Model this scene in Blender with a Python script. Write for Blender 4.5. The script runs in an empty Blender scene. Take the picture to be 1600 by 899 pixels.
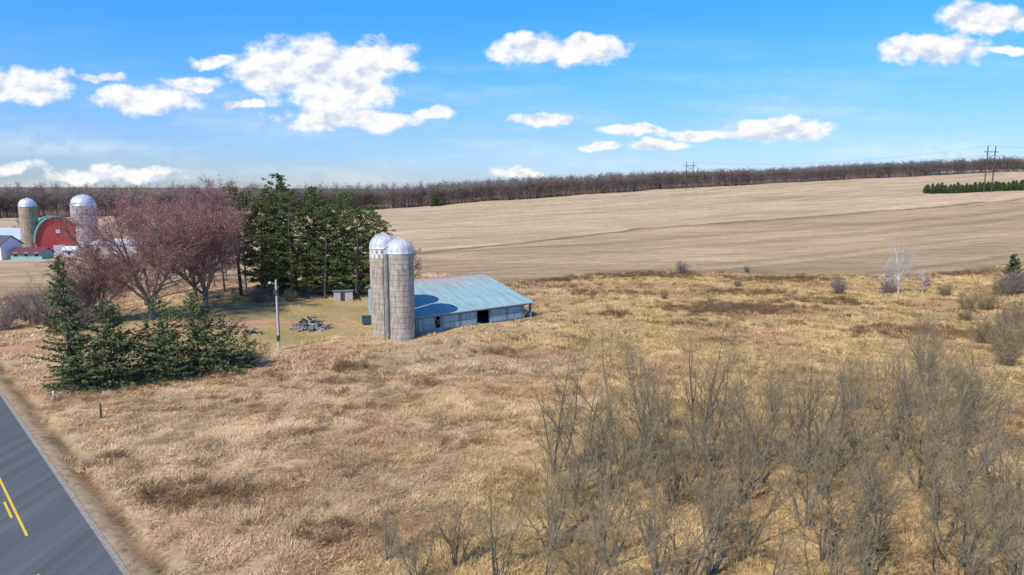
import bpy, math, random
import numpy as np
from mathutils import Vector, Matrix

scene = bpy.context.scene
COL = scene.collection

# ---------------------------------------------------------------- utils
def lin(r, g, b, k=1.0):
    def f(c):
        c /= 255.0
        return ((c + 0.055) / 1.055) ** 2.4 if c > 0.04045 else c / 12.92
    return (f(r) * k, f(g) * k, f(b) * k)

def vnoise(x, y, seed=0):
    x = np.asarray(x, float); y = np.asarray(y, float)
    ix = np.floor(x).astype(np.int64); iy = np.floor(y).astype(np.int64)
    fx = x - ix; fy = y - iy
    fx = fx * fx * (3 - 2 * fx); fy = fy * fy * (3 - 2 * fy)
    def h(a, b):
        n = (a * 374761393 + b * 668265263 + seed * 144269507) & 0xffffffff
        n = ((n ^ (n >> 13)) * 1274126177) & 0xffffffff
        n = (n ^ (n >> 16)) & 0xffff
        return n / 65535.0
    return (h(ix, iy) * (1 - fx) + h(ix + 1, iy) * fx) * (1 - fy) + (h(ix, iy + 1) * (1 - fx) + h(ix + 1, iy + 1) * fx) * fy

def fbm(x, y, oct=4, seed=0):
    s = 0; a = 0.5; t = 0
    for o in range(oct):
        s = s + a * vnoise(x * 2 ** o, y * 2 ** o, seed + o * 7); t += a; a *= 0.55
    return s / t

def sstep(a, b, x):
    t = np.clip((x - a) / (b - a), 0, 1)
    return t * t * (3 - 2 * t)

def pdist(x, y, pts):
    d = np.full(np.shape(x), 1e9)
    for (ax, ay), (bx, by) in zip(pts[:-1], pts[1:]):
        vx, vy = bx - ax, by - ay
        t = np.clip(((x - ax) * vx + (y - ay) * vy) / (vx * vx + vy * vy), 0, 1)
        d = np.minimum(d, np.hypot(x - ax - t * vx, y - ay - t * vy))
    return d

RN = (0.727, 0.687)      # road normal
RD = (-0.687, 0.727)     # road direction
def roadn(x, y): return x * RN[0] + y * RN[1]

def T(x, y):
    x = np.asarray(x, float); y = np.asarray(y, float)
    S = np.interp(x, [-2500, -600, -150, 0, 150, 380, 600, 1500, 2500], [10, 3, 0, 11, 21, 33, 43, 58, 60])
    t = np.clip((y - 150) / 650, 0, 1)
    R = 0.7 * t + 0.3 * t * t * (3 - 2 * t)
    z = S * R + np.interp(y, [780, 1000, 1600, 4000], [0, 9, 26, 30]) * np.interp(x, [0, 500], [1, .5])
    far = sstep(120, 400, y)
    z = z + (fbm(x / 28, y / 28, 3, 5) - 0.5) * (0.7 + 1.2 * far) + (fbm(x / 5, y / 5, 3, 9) - 0.5) * 0.35 * (1 - far)
    n = roadn(x, y)
    fl = sstep(13, 9.6, n) * sstep(-6, -1, n)
    z = z * (1 - fl)
    z = z - 0.45 * np.exp(-((n - 10.25) / 0.5) ** 2) * (0.6 + 0.8 * vnoise(x / 3, y / 3, 77))
    return z
def Tz(x, y): return float(T(np.array([x]), np.array([y]))[0])

def make_mesh(name, V, faces_by_k, mats=None, midx=None, smooth=False, flat=False):
    me = bpy.data.meshes.new(name)
    V = np.asarray(V, np.float32)
    me.vertices.add(len(V)); me.vertices.foreach_set("co", V.ravel())
    loops = np.concatenate([f.ravel() for f in faces_by_k]).astype(np.int32)
    tot = np.concatenate([np.full(len(f), f.shape[1]) for f in faces_by_k]).astype(np.int32)
    start = np.concatenate([[0], np.cumsum(tot)[:-1]]).astype(np.int32)
    me.loops.add(len(loops)); me.loops.foreach_set("vertex_index", loops)
    me.polygons.add(len(tot)); me.polygons.foreach_set("loop_start", start)
    try: me.polygons.foreach_set("loop_total", tot)
    except Exception: pass
    if midx is not None: me.polygons.foreach_set("material_index", np.concatenate(midx).astype(np.int32))
    if smooth: me.polygons.foreach_set("use_smooth", np.ones(len(tot), bool))
    if flat: me.polygons.foreach_set("use_smooth", np.zeros(len(tot), bool))
    for m in (mats or []): me.materials.append(m)
    me.update(calc_edges=True); me.validate()
    return me

def add_obj(name, me, loc=(0, 0, 0), rot=(0, 0, 0), scl=(1, 1, 1), parent=None, link=True):
    o = bpy.data.objects.new(name, me)
    o.location = loc; o.rotation_euler = rot; o.scale = scl
    if parent: o.parent = parent
    if link: COL.objects.link(o)
    return o

def empty(name, loc=(0, 0, 0), yaw=0):
    e = bpy.data.objects.new(name, None); e.location = loc; e.rotation_euler = (0, 0, yaw)
    e.empty_display_size = 1; COL.objects.link(e); return e

class MB:
    def __init__(s): s.v = []; s.f = []
    def raw(s, vs, fs):
        b = len(s.v); s.v += [tuple(v) for v in vs]; s.f += [tuple(i + b for i in f) for f in fs]; return s
    def box(s, a, b, M=None):
        x0, y0, z0 = a; x1, y1, z1 = b
        vs = [(x0, y0, z0), (x1, y0, z0), (x1, y1, z0), (x0, y1, z0), (x0, y0, z1), (x1, y0, z1), (x1, y1, z1), (x0, y1, z1)]
        if M is not None: vs = [tuple(M @ Vector(v)) for v in vs]
        return s.raw(vs, [(0, 3, 2, 1), (4, 5, 6, 7), (0, 1, 5, 4), (1, 2, 6, 5), (2, 3, 7, 6), (3, 0, 4, 7)])
    def prism(s, prof, x0, x1):
        n = len(prof)
        vs = [(x0, y, z) for y, z in prof] + [(x1, y, z) for y, z in prof]
        fs = [(i, (i + 1) % n, n + (i + 1) % n, n + i) for i in range(n)] + [tuple(range(n - 1, -1, -1)), tuple(range(n, 2 * n))]
        return s.raw(vs, fs)
    def tube(s, p0, p1, r0, r1=None, k=8, cap=True):
        r1 = r0 if r1 is None else r1
        p0 = Vector(p0); p1 = Vector(p1); d = (p1 - p0).normalized()
        u = d.orthogonal().normalized(); w = d.cross(u)
        vs = []
        for p, r in ((p0, r0), (p1, r1)):
            for i in range(k):
                a = 2 * math.pi * i / k
                vs.append(tuple(p + u * (r * math.cos(a)) + w * (r * math.sin(a))))
        fs = [(i, (i + 1) % k, k + (i + 1) % k, k + i) for i in range(k)]
        if cap: fs += [tuple(range(k - 1, -1, -1)), tuple(range(k, 2 * k))]
        return s.raw(vs, fs)
    def lathe(s, prof, k=40, cx=0, cy=0):
        vs = []; n = len(prof)
        for r, z in prof:
            for i in range(k):
                a = 2 * math.pi * i / k; vs.append((cx + r * math.cos(a), cy + r * math.sin(a), z))
        fs = [(j * k + i, j * k + (i + 1) % k, (j + 1) * k + (i + 1) % k, (j + 1) * k + i) for j in range(n - 1) for i in range(k)]
        return s.raw(vs, fs)
    def obj(s, name, mat, parent=None, smooth=False, loc=(0, 0, 0), rot=(0, 0, 0)):
        me = bpy.data.meshes.new(name); me.from_pydata(s.v, [], s.f)
        me.materials.append(mat)
        if smooth:
            for p in me.polygons: p.use_smooth = True
        me.update()
        return add_obj(name, me, parent=parent, loc=loc, rot=rot)

# ---------------------------------------------------------------- materials
def newmat(name):
    m = bpy.data.materials.new(name); m.use_nodes = True
    nt = m.node_tree; b = nt.nodes.get("Principled BSDF")
    try: b.inputs["Specular IOR Level"].default_value = 0.25
    except Exception: pass
    return m, nt, b

def N(nt, t, **kw):
    n = nt.nodes.new(t)
    for k, v in kw.items(): setattr(n, k, v)
    return n

def ramp(nt, fac, stops):
    r = N(nt, "ShaderNodeValToRGB")
    els = r.color_ramp.elements
    while len(els) < len(stops): els.new(0.5)
    for e, (p, c) in zip(els, stops): e.position = p; e.color = (*c, 1) if len(c) == 3 else c
    nt.links.new(fac, r.inputs[0]); return r.outputs[0]

def noise_mat(name, c1, c2, scale=3, rough=0.9, detail=5, bump=0.0, metallic=0, stretch=(1, 1, 1), c3=None, coord="Object", lo=.3, hi=.7):
    m, nt, b = newmat(name)
    tc = N(nt, "ShaderNodeTexCoord"); mp = N(nt, "ShaderNodeMapping"); mp.inputs["Scale"].default_value = stretch
    nz = N(nt, "ShaderNodeTexNoise"); nz.inputs["Scale"].default_value = scale; nz.inputs["Detail"].default_value = detail
    nz.inputs["Roughness"].default_value = 0.65
    nt.links.new(tc.outputs[coord], mp.inputs[0]); nt.links.new(mp.outputs[0], nz.inputs["Vector"])
    st = [(lo, c1), (hi, c2)] if c3 is None else [(lo, c1), ((lo + hi) / 2, c2), (hi, c3)]
    nt.links.new(ramp(nt, nz.outputs[0], st), b.inputs["Base Color"])
    b.inputs["Roughness"].default_value = rough; b.inputs["Metallic"].default_value = metallic
    if bump:
        bp = N(nt, "ShaderNodeBump"); bp.inputs["Strength"].default_value = bump; bp.inputs["Distance"].default_value = 0.05
        nt.links.new(nz.outputs[0], bp.inputs["Height"]); nt.links.new(bp.outputs[0], b.inputs["Normal"])
    return m

M_bark_gray = noise_mat("bark_gray", (.12, .10, .085), (.30, .265, .235), 4)
M_bark_willow = noise_mat("bark_willow", (.12, .098, .068), (.28, .235, .17), 3, detail=2)
M_twig_willow = noise_mat("twig_willow", (.23, .17, .085), (.42, .32, .175), 2, detail=2)
M_bark_maple = noise_mat("bark_maple", (.13, .11, .095), (.28, .245, .22), 3, detail=2)
M_twig_maple = noise_mat("twig_maple", (.22, .125, .10), (.36, .22, .185), 2, detail=2)
M_bud_maple = noise_mat("bud_maple", (.36, .12, .095), (.58, .26, .21), 1.2, detail=2)
M_twig_purple = noise_mat("twig_purple", (.18, .13, .115), (.33, .255, .22), 2, detail=2)
M_bark_birch = noise_mat("bark_birch", (.50, .47, .43), (.78, .75, .70), 5)
M_twig_birch = noise_mat("twig_birch", (.44, .37, .31), (.64, .57, .50), 3)
M_bark_far = noise_mat("bark_far", (.16, .122, .098), (.33, .265, .225), .12, coord="Object", detail=2)
M_bark_dark = noise_mat("bark_conifer", (.07, .055, .045), (.18, .14, .11), 3)
M_spruce = noise_mat("needles_spruce", (.035, .055, .02), (.11, .14, .048), .9, c3=(.20, .21, .075), rough=.8, detail=3)
M_pine = noise_mat("needles_pine", (.03, .048, .014), (.11, .14, .036), .45, c3=(.21, .22, .065), rough=.8, detail=3)
M_weed = noise_mat("dry_weed_stalk", (.17, .10, .055), (.32, .20, .105), 2, detail=2)
M_wood_pole = noise_mat("weathered_pole_wood", (.42, .39, .35), (.62, .59, .55), 3, stretch=(6, 6, .6))
M_wood_gray = noise_mat("weathered_wood", (.16, .14, .12), (.42, .38, .34), 2, stretch=(5, 5, 1))
M_wood_dark = noise_mat("dark_wood", (.05, .04, .035), (.14, .11, .09), 2)
M_galv = noise_mat("galvanized_steel", (.50, .52, .55), (.72, .74, .76), 1.5, rough=.45, metallic=.3)
M_dome = noise_mat("silo_dome_metal", (.40, .39, .38), (.68, .67, .66), 1.4, rough=.5, metallic=.1, stretch=(1, 1, .4))
M_dark = noise_mat("dark_metal", (.03, .03, .035), (.08, .08, .08), 2, rough=.6)
M_white = noise_mat("white_paint", (.68, .68, .66), (.82, .82, .80), 1)
M_redbarn = noise_mat("red_barn_paint", (.50, .06, .05), (.66, .12, .09), .6, stretch=(1, 1, .3))
M_greenroof = noise_mat("green_roof", (.07, .22, .15), (.14, .32, .22), .5, rough=.5)
M_blueroof = noise_mat("blue_gray_roof", (.36, .43, .47), (.48, .54, .57), .6, rough=.5)
M_darkroof = noise_mat("dark_shingle_roof", (.07, .065, .075), (.13, .11, .13), 2)
M_maroon = noise_mat("maroon_roof", (.10, .035, .045), (.17, .07, .08), 2)
M_teal = noise_mat("teal_siding", (.18, .42, .34), (.28, .52, .43), 1)
M_glass = noise_mat("window_glass", (.02, .025, .03), (.05, .06, .07), 1, rough=.1)
M_wire = noise_mat("power_wire", (.10, .10, .10), (.16, .16, .16), 1)
M_stone = noise_mat("rubble_stone", (.22, .20, .18), (.46, .43, .40), 2)

def concrete_mat(name, base):
    m, nt, b = newmat(name)
    uv = N(nt, "ShaderNodeUVMap")
    br = N(nt, "ShaderNodeTexBrick"); br.offset = 0.5
    br.inputs["Scale"].default_value = 1; br.inputs["Brick Width"].default_value = .76; br.inputs["Row Height"].default_value = .262
    br.inputs["Mortar Size"].default_value = .014; br.inputs["Mortar Smooth"].default_value = .3; br.inputs["Bias"].default_value = 0
    br.inputs["Color1"].default_value = (*[c * .80 for c in base], 1); br.inputs["Color2"].default_value = (*[c * 1.16 for c in base], 1)
    br.inputs["Mortar"].default_value = (*[c * .50 for c in base], 1)
    sx = N(nt, "ShaderNodeSeparateXYZ"); cx = N(nt, "ShaderNodeCombineXYZ")
    nt.links.new(uv.outputs[0], sx.inputs[0]); nt.links.new(sx.outputs[1], cx.inputs[0]); nt.links.new(sx.outputs[0], cx.inputs[1])
    nt.links.new(cx.outputs[0], br.inputs["Vector"])
    tc = N(nt, "ShaderNodeTexCoord"); mp = N(nt, "ShaderNodeMapping"); mp.inputs["Scale"].default_value = (1, 1, .28)
    nz = N(nt, "ShaderNodeTexNoise"); nz.inputs["Scale"].default_value = 1.6; nz.inputs["Detail"].default_value = 6; nz.inputs["Roughness"].default_value = .7
    nt.links.new(tc.outputs["Object"], mp.inputs[0]); nt.links.new(mp.outputs[0], nz.inputs["Vector"])
    rc = ramp(nt, nz.outputs[0], [(.34, (.66, .60, .54)), (.60, (1.14, 1.13, 1.12))])
    mx = N(nt, "ShaderNodeMix", data_type='RGBA', blend_type='MULTIPLY'); mx.inputs[0].default_value = 1
    nt.links.new(br.outputs[0], mx.inputs[6]); nt.links.new(rc, mx.inputs[7])
    nt.links.new(mx.outputs[2], b.inputs["Base Color"]); b.inputs["Roughness"].default_value = .9
    bp = N(nt, "ShaderNodeBump"); bp.inputs["Strength"].default_value = .3; bp.inputs["Distance"].default_value = .02; bp.invert = True
    nt.links.new(br.outputs[1], bp.inputs["Height"]); nt.links.new(bp.outputs[0], b.inputs["Normal"])
    return m
M_stave = concrete_mat("concrete_staves", (.48, .41, .32))
M_stave_tan = concrete_mat("tan_concrete_staves", (.44, .33, .22))
M_stave_pale = concrete_mat("pale_concrete_staves", (.55, .52, .47))

# ---------------------------------------------------------------- ground
FB = ([-2500, -200, -120, -100, -60, -29, -12, 0, 20, 42, 80, 110, 143, 300, 2500], [150, 145, 135, 138, 172, 182, 165, 158, 170, 178, 168, 172, 190, 225, 600])
DRIVE = [(-74, 87), (-64, 92), (-53, 104), (-40, 108), (-28, 110)]
SWALE = [(-70, 190), (-32, 224), (10, 268), (61, 322), (150, 372), (360, 480), (700, 640)]
FORX = [-2500, -1500, -400, -330, -260, -150, 150, 600, 1500, 2500]; FORY = [300, 350, 490, 600, 720, 795, 805, 850, 950, 1000]
BRUSH = [(-20.7, 44.6, 4.2, 2.4, .95), (-24, 47.5, 3, 1.6, .5), (-18, 57.6, 1.6, 1.2, .7), (-19.2, 81, 3.5, 2, .7), (-21, 74.5, 3, 1.5, .6), (-9.5, 73, 2, 1.5, .7), (-6.6, 56.5, 2.2, 1.5, .5),
         (16.4, 115.5, 4.5, 2.2, 1), (40, 121, 12, 8, .9), (33, 171, 15, 6, .95), (9, 163, 12, 5, .8), (64, 163, 14, 5, .75), (105, 174, 22, 6, .85), (62, 101, 12, 5, .7), (-2, 88, 4, 2, .5),
         (8, 96, 4, 1.6, .4), (28, 96, 6, 2, .5), (60, 130, 9, 4, .6), (-12, 40, 4, 2, .4), (20, 140, 12, 4, .5), (48, 140, 10, 4, .6), (0, 128, 6, 3, .45), (-33, 52, 3, 1.5, .4), (-14, 65, 4, 1.2, .4), (-28, 68, 4, 1.3, .35), (30, 108, 7, 3, .5), (12, 150, 9, 3, .4)]
def brushmask(x, y):
    m = np.zeros(np.shape(x))
    w = (fbm(x / 2.5, y / 2.5, 3, 31) - .5) * 1.6
    for cx, cy, rx, ry, s in BRUSH:
        d = np.hypot((x - cx) / rx, (y - cy) / ry)
        m = np.maximum(m, s * sstep(1.25, .45, d + w * .8))
    return m
def masks(x, y):
    wob = (fbm(x / 9, y / 9, 3, 11) - .5)
    n = roadn(x, y)
    yb = np.interp(x, FB[0], FB[1]) + wob * 9
    field = sstep(-.8, 1.2, y - yb)
    field = np.where(n < 1, sstep(-8, -12, n + wob * 2), field)
    forest = sstep(-6, 6, y - np.interp(x, FORX, FORY) + wob * 10)
    lawn = sstep(1.1, .85, np.hypot((x + 43) / 27, (y - 112) / 25) + wob * .5)
    farm = sstep(1.1, .9, np.hypot((x + 165) / 45, (y - 225) / 26) + wob * .5)
    drive = sstep(3.2, 1.8, pdist(x, y, DRIVE) + wob * 3.5)
    yard = sstep(1.1, .6, np.hypot((x + 42) / 13, (y - 107) / 5.0) + wob * 1.3) * .9
    drive = np.maximum(drive, yard)
    swale = sstep(3.8, 1.4, pdist(x, y, SWALE) + wob * 3)
    return field * (1 - forest), forest, lawn, farm, drive, swale, n

STRAW = np.array(lin(212, 181, 137)); GOLD = np.array(lin(208, 177, 119)); BROWN = np.array(lin(146, 110, 76))
def grasscol(x, y):
    g = sstep(-14, 12, x + (fbm(x / 12, y / 12, 3, 21) - .5) * 26 - (y - 50) * .12)
    c = STRAW[None] * (1 - g[:, None]) + GOLD[None] * g[:, None]
    v = fbm(x / 2.2, y / 3.4, 4, 41); v2 = fbm(x / 14, y / 14, 3, 47)
    c = c * (.50 + .66 * v + .38 * v2)[:, None]
    red = sstep(.52, .72, fbm(x / 8, y / 8, 3, 51))[:, None] * .5
    c = c * (1 - red) + np.array(lin(194, 150, 110))[None] * red
    grn = sstep(.6, .78, fbm(x / 7, y / 9, 3, 57))[:, None] * .35
    c = c * (1 - grn) + np.array(lin(168, 146, 96))[None] * grn
    b = brushmask(x, y)[:, None] * .85
    return c * (1 - b) + BROWN[None] * b

def ground_colour(x, y):
    field, forest, lawn, farm, drive, swale, n = masks(x, y)
    c = grasscol(x, y) * .92
    def over(c, m, col): return c * (1 - m[:, None]) + col * m[:, None]
    lawnc = np.array(lin(192, 166, 112))[None] * (.74 + .5 * fbm(x / 4, y / 4, 4, 61))[:, None]
    gm = sstep(.5, .72, fbm(x / 6, y / 6, 3, 63))[:, None] * .4
    lawnc = lawnc * (1 - gm) + np.array(lin(152, 146, 84))[None] * gm
    c = over(c, lawn, lawnc); c = over(c, farm, lawnc * .95)
    fv = (.80 + .40 * fbm(x / 60, y / 25, 4, 71))[:, None]
    ys = np.interp(x, [p[0] for p in SWALE], [p[1] for p in SWALE])
    up = sstep(-4, 4, y - ys)[:, None]
    fc = (np.array(lin(200, 170, 130))[None] * (1 - up) + np.array(lin(216, 186, 146))[None] * up) * fv
    # cultivation passes run diagonally up the slope
    aa = (x * .87 + y * .50); bb = (y * .87 - x * .50)
    fc = fc * (.90 + .22 * sstep(.3, .7, fbm(aa / 220, bb / 5.5, 3, 173)))[:, None]
    str2 = np.abs(((bb + (fbm(x / 90, y / 90, 2, 74) - .5) * 16) / 24) % 1 - .5)
    fc = fc * (1 - .16 * sstep(.07, .0, str2))[:, None]
    patchy = sstep(.52, .70, fbm(aa / 70, bb / 22, 4, 75))[:, None]
    fc = fc * (1 - .13 * patchy)
    nearb = sstep(45, 0, y - np.interp(x, FB[0], FB[1]))[:, None]
    fc = fc * (1 - .14 * nearb)
    c = over(c, field, fc)
    c = over(c, swale * field * .8, np.array(lin(146, 120, 84))[None])
    yb = np.interp(x, FB[0], FB[1])
    edge = np.exp(-((y - yb + 3) / 4.0) ** 2) * (n > 10) * sstep(.3, .55, fbm(x / 10, y / 5, 3, 79))
    c = over(c, edge * .8, np.array(lin(126, 94, 64))[None])
    c = over(c, forest * .9, np.array(lin(130, 108, 90))[None])
    c = over(c, drive * .9, np.array(lin(214, 162, 124))[None] * (.72 + .5 * fbm(x / 1.5, y / 1.5, 3, 81))[:, None])
    sh = sstep(10.0, 9.3, n) * sstep(-.5, .5, n)
    c = over(c, sh * .8, np.array(lin(190, 164, 128))[None] * (.75 + .45 * fbm(x / 1., y / 1., 3, 83))[:, None])
    dt = np.exp(-((n - 10.3) / .4) ** 2) * (.35 + .9 * vnoise(x / 2.2, y / 2.2, 85))
    c = over(c, np.clip(dt, 0, .85), np.array(lin(84, 62, 42))[None])
    return np.clip(c, 0, 1), field

def axis(core0, core1, step, lo, hi, g):
    a = list(np.arange(core0, core1, step)); s = step
    v = core1
    while v < hi: a.append(v); s *= g; v += s
    s = step; v = core0 - step; b = []
    while v > lo: b.append(v); s *= g; v -= s
    b.append(lo); a.append(hi)
    return np.array(b[::-1] + a)
gx = axis(-85, 95, .5, -3500, 3500, 1.028); gy = axis(28, 200, .5, -400, 6000, 1.016)
X, Y = np.meshgrid(gx, gy); xf, yf = X.ravel(), Y.ravel()
Z = T(xf, yf)
nx, ny = len(gx), len(gy)
i = np.arange(nx - 1)[None] + np.arange(ny - 1)[:, None] * nx
F = np.stack([i, i + 1, i + nx + 1, i + nx], -1).reshape(-1, 4)
colr, fieldm = ground_colour(xf, yf)

gm_, nt, b = newmat("ground_grass_and_field")
at = N(nt, "ShaderNodeAttribute", attribute_name="gcol"); af = N(nt, "ShaderNodeAttribute", attribute_name="field")
geo = N(nt, "ShaderNodeNewGeometry")
n1 = N(nt, "ShaderNodeTexNoise"); n1.inputs["Scale"].default_value = 1.5; n1.inputs["Detail"].default_value = 8; n1.inputs["Roughness"].default_value = .78; n1.inputs["Distortion"].default_value = 1.2
nt.links.new(geo.outputs["Position"], n1.inputs["Vector"])
r1 = ramp(nt, n1.outputs[0], [(.32, (.38, .32, .26)), (.46, (.90, .87, .84)), (.68, (1.28, 1.28, 1.30))])
mp = N(nt, "ShaderNodeMapping"); mp.inputs["Rotation"].default_value = (0, 0, math.radians(-30)); mp.inputs["Scale"].default_value = (.03, .55, 1)
n2 = N(nt, "ShaderNodeTexNoise"); n2.inputs["Scale"].default_value = 1.0; n2.inputs["Detail"].default_value = 5; n2.inputs["Roughness"].default_value = .6
nt.links.new(geo.outputs["Position"], mp.inputs[0]); nt.links.new(mp.outputs[0], n2.inputs["Vector"])
r2 = ramp(nt, n2.outputs[0], [(.3, (.72, .70, .67)), (.7, (1.18, 1.18, 1.18))])
n3 = N(nt, "ShaderNodeTexNoise"); n3.inputs["Scale"].default_value = .45; n3.inputs["Detail"].default_value = 7; n3.inputs["Roughness"].default_value = .78
nt.links.new(geo.outputs["Position"], n3.inputs["Vector"])
r3 = ramp(nt, n3.outputs[0], [(.3, (.74, .73, .72)), (.7, (1.15, 1.15, 1.15))])
m0 = N(nt, "ShaderNodeMix", data_type='RGBA', blend_type='MULTIPLY'); m0.inputs[0].default_value = 1
nt.links.new(r2, m0.inputs[6]); nt.links.new(r3, m0.inputs[7])
m1 = N(nt, "ShaderNodeMix", data_type='RGBA'); nt.links.new(af.outputs["Fac"], m1.inputs[0]); nt.links.new(r1, m1.inputs[6]); nt.links.new(m0.outputs[2], m1.inputs[7])
m2 = N(nt, "ShaderNodeMix", data_type='RGBA', blend_type='MULTIPLY'); m2.inputs[0].default_value = 1
nt.links.new(at.outputs["Color"], m2.inputs[6]); nt.links.new(m1.outputs[2], m2.inputs[7]); nt.links.new(m2.outputs[2], b.inputs["Base Color"])
b.inputs["Roughness"].default_value = 1; b.inputs["Specular IOR Level"].default_value = .05
bp = N(nt, "ShaderNodeBump"); bp.inputs["Strength"].default_value = .7; bp.inputs["Distance"].default_value = .12
nt.links.new(n1.outputs[0], bp.inputs["Height"]); nt.links.new(bp.outputs[0], b.inputs["Normal"])
me = make_mesh("ground", np.stack([xf, yf, Z], 1), [F], [gm_], smooth=True)
a = me.attributes.new("gcol", 'FLOAT_COLOR', 'POINT'); a.data.foreach_set("color", np.concatenate([colr * .82, np.ones((len(colr), 1))], 1).astype(np.float32).ravel())
a = me.attributes.new("field", 'FLOAT', 'POINT'); a.data.foreach_set("value", fieldm.astype(np.float32))
add_obj("ground", me)

# ---------------------------------------------------------------- road
def strip(name, n0, n1, s0, s1, z, mat, thick=0.0, parent=None):
    k = max(1, int((s1 - s0) / 8)); V = []; 
    for j in range(k + 1):
        s = s0 + (s1 - s0) * j / k
        for nn in (n0, n1): V.append((nn * RN[0] + s * RD[0], nn * RN[1] + s * RD[1], z))
    V = np.array(V); ii = np.arange(k) * 2
    Fq = np.stack([ii, ii + 1, ii + 3, ii + 2], 1)
    if thick:
        nb = len(V); V = np.concatenate([V, V - np.array([0, 0, thick])])
        Fq = np.concatenate([Fq, np.stack([ii + 1, ii + 1 + nb, ii + 3 + nb, ii + 3], 1), np.stack([ii, ii + 2, ii + 2 + nb, ii + nb], 1)])
    return add_obj(name, make_mesh(name, V, [Fq], [mat], flat=True), parent=parent)
def srow(x, y): return x * RD[0] + y * RD[1]
asph, nt, b = newmat("asphalt")
geo = N(nt, "ShaderNodeNewGeometry"); mp = N(nt, "ShaderNodeMapping"); mp.inputs["Rotation"].default_value = (0, 0, math.radians(-43.4)); mp.inputs["Scale"].default_value = (1.0, .03, 1)
nt.links.new(geo.outputs["Position"], mp.inputs[0])
na = N(nt, "ShaderNodeTexNoise"); na.inputs["Scale"].default_value = 1.2; na.inputs["Detail"].default_value = 3; nt.links.new(mp.outputs[0], na.inputs["Vector"])
nb_ = N(nt, "ShaderNodeTexNoise"); nb_.inputs["Scale"].default_value = 9; nb_.inputs["Detail"].default_value = 8; nb_.inputs["Roughness"].default_value = .8; nt.links.new(geo.outputs["Position"], nb_.inputs["Vector"])
mx = N(nt, "ShaderNodeMix", data_type='RGBA', blend_type='MULTIPLY'); mx.inputs[0].default_value = 1
nt.links.new(ramp(nt, na.outputs[0], [(.3, (.095, .098, .095)), (.7, (.138, .14, .135))]), mx.inputs[6])
nt.links.new(ramp(nt, nb_.outputs[0], [(.3, (.78, .78, .78)), (.7, (1.22, 1.22, 1.22))]), mx.inputs[7])
nt.links.new(mx.outputs[2], b.inputs["Base Color"]); b.inputs["Roughness"].default_value = .95; b.inputs["Specular IOR Level"].default_value = .1
M_yellow = noise_mat("yellow_road_paint", (.55, .33, .03), (.80, .50, .05), 8, coord="Object", lo=.35, hi=.5)
road = empty("road")
strip("asphalt_surface", 1.7, 8.5, -300, 900, .05, asph, .25, road)
M_grav = noise_mat("gravel_shoulder", (.20, .165, .12), (.42, .35, .27), 4, detail=9)
strip("gravel_shoulder_near", 8.5, 8.85, -300, 900, .036, M_grav, .1, road)
strip("gravel_shoulder_far", 1.3, 1.7, -300, 900, .036, M_grav, .1, road)
s_end = srow(-29.8, 39.4)
strip("solid_centre_line", 5.34, 5.48, s_end, 900, .054, M_yellow, 0, road)
s_d = srow(-32.4, 41.8)
for k in range(-6, 20):
    strip("centre_dash_%02d" % (k + 6), 5.03, 5.17, s_d + k * 12.2, s_d + k * 12.2 + 3.1, .054, M_yellow, 0, road)

# ---------------------------------------------------------------- tubes / trees
def tubes(segs, kmap):
    Vs = []; Fs = []; Ms = []; base = 0
    arr = np.array([(*s[0], *s[1], s[2], s[3], s[4]) for s in segs], float)
    for lv in sorted(set(arr[:, 8].astype(int))):
        A = arr[arr[:, 8].astype(int) == lv]; k, mi = kmap(lv)
        p, q = A[:, :3], A[:, 3:6]; d = q - p; L = np.linalg.norm(d, axis=1, keepdims=True) + 1e-9; d = d / L
        h = np.where(np.abs(d[:, 2:3]) > .9, np.array([[1., 0, 0]]), np.array([[0, 0, 1.]]))
        u = np.cross(d, h); u /= np.linalg.norm(u, axis=1, keepdims=True); w = np.cross(d, u)
        an = 2 * np.pi * np.arange(k) / k
        ring = u[:, None] * np.cos(an)[None, :, None] + w[:, None] * np.sin(an)[None, :, None]
        V0 = p[:, None] + ring * A[:, 6][:, None, None]; V1 = (q + d * A[:, 7:8] * .4)[:, None] + ring * A[:, 7][:, None, None]
        V = np.concatenate([V0, V1], 1).reshape(-1, 3)
        o = base + np.arange(len(A))[:, None] * 2 * k; ii = np.arange(k)[None]; jj = (ii + 1) % k
        Fq = np.stack([o + ii, o + jj, o + k + jj, o + k + ii], -1).reshape(-1, 4)
        Vs.append(V); Fs.append(Fq); Ms.append(np.full(len(Fq), mi)); base += len(V)
    return np.concatenate(Vs), np.concatenate(Fs), np.concatenate(Ms)

def leafquads(C, size, rs, aspect=.5, D=None, flat=.0):
    n = len(C); size = np.asarray(size)
    a = rs.normal(size=(n, 3)) if D is None else D + rs.normal(size=(n, 3)) * .45
    a[:, 2] *= (1 - flat); a /= np.linalg.norm(a, axis=1, keepdims=True)
    bb = np.cross(a, rs.normal(size=(n, 3))); bb /= np.linalg.norm(bb, axis=1, keepdims=True)
    s = (size * rs.uniform(.7, 1.3, n))[:, None]
    V = np.stack([C - a * s * .5, C + bb * s * aspect * .5, C + a * s * .6, C - bb * s * aspect * .5], 1).reshape(-1, 3)
    return V, np.arange(n * 4).reshape(-1, 4)

def treemesh(name, segs, kmap, mats, leaves=None, leafmat=2):
    V, Fq, Mi = tubes(segs, kmap)
    if leaves is not None and len(leaves[0]):
        LV, LF = leaves
        Fq = np.concatenate([Fq, LF + len(V)]); V = np.concatenate([V, LV]); Mi = np.concatenate([Mi, np.full(len(LF), leafmat)])
    return make_mesh(name, V, [Fq], mats, [Mi])

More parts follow.
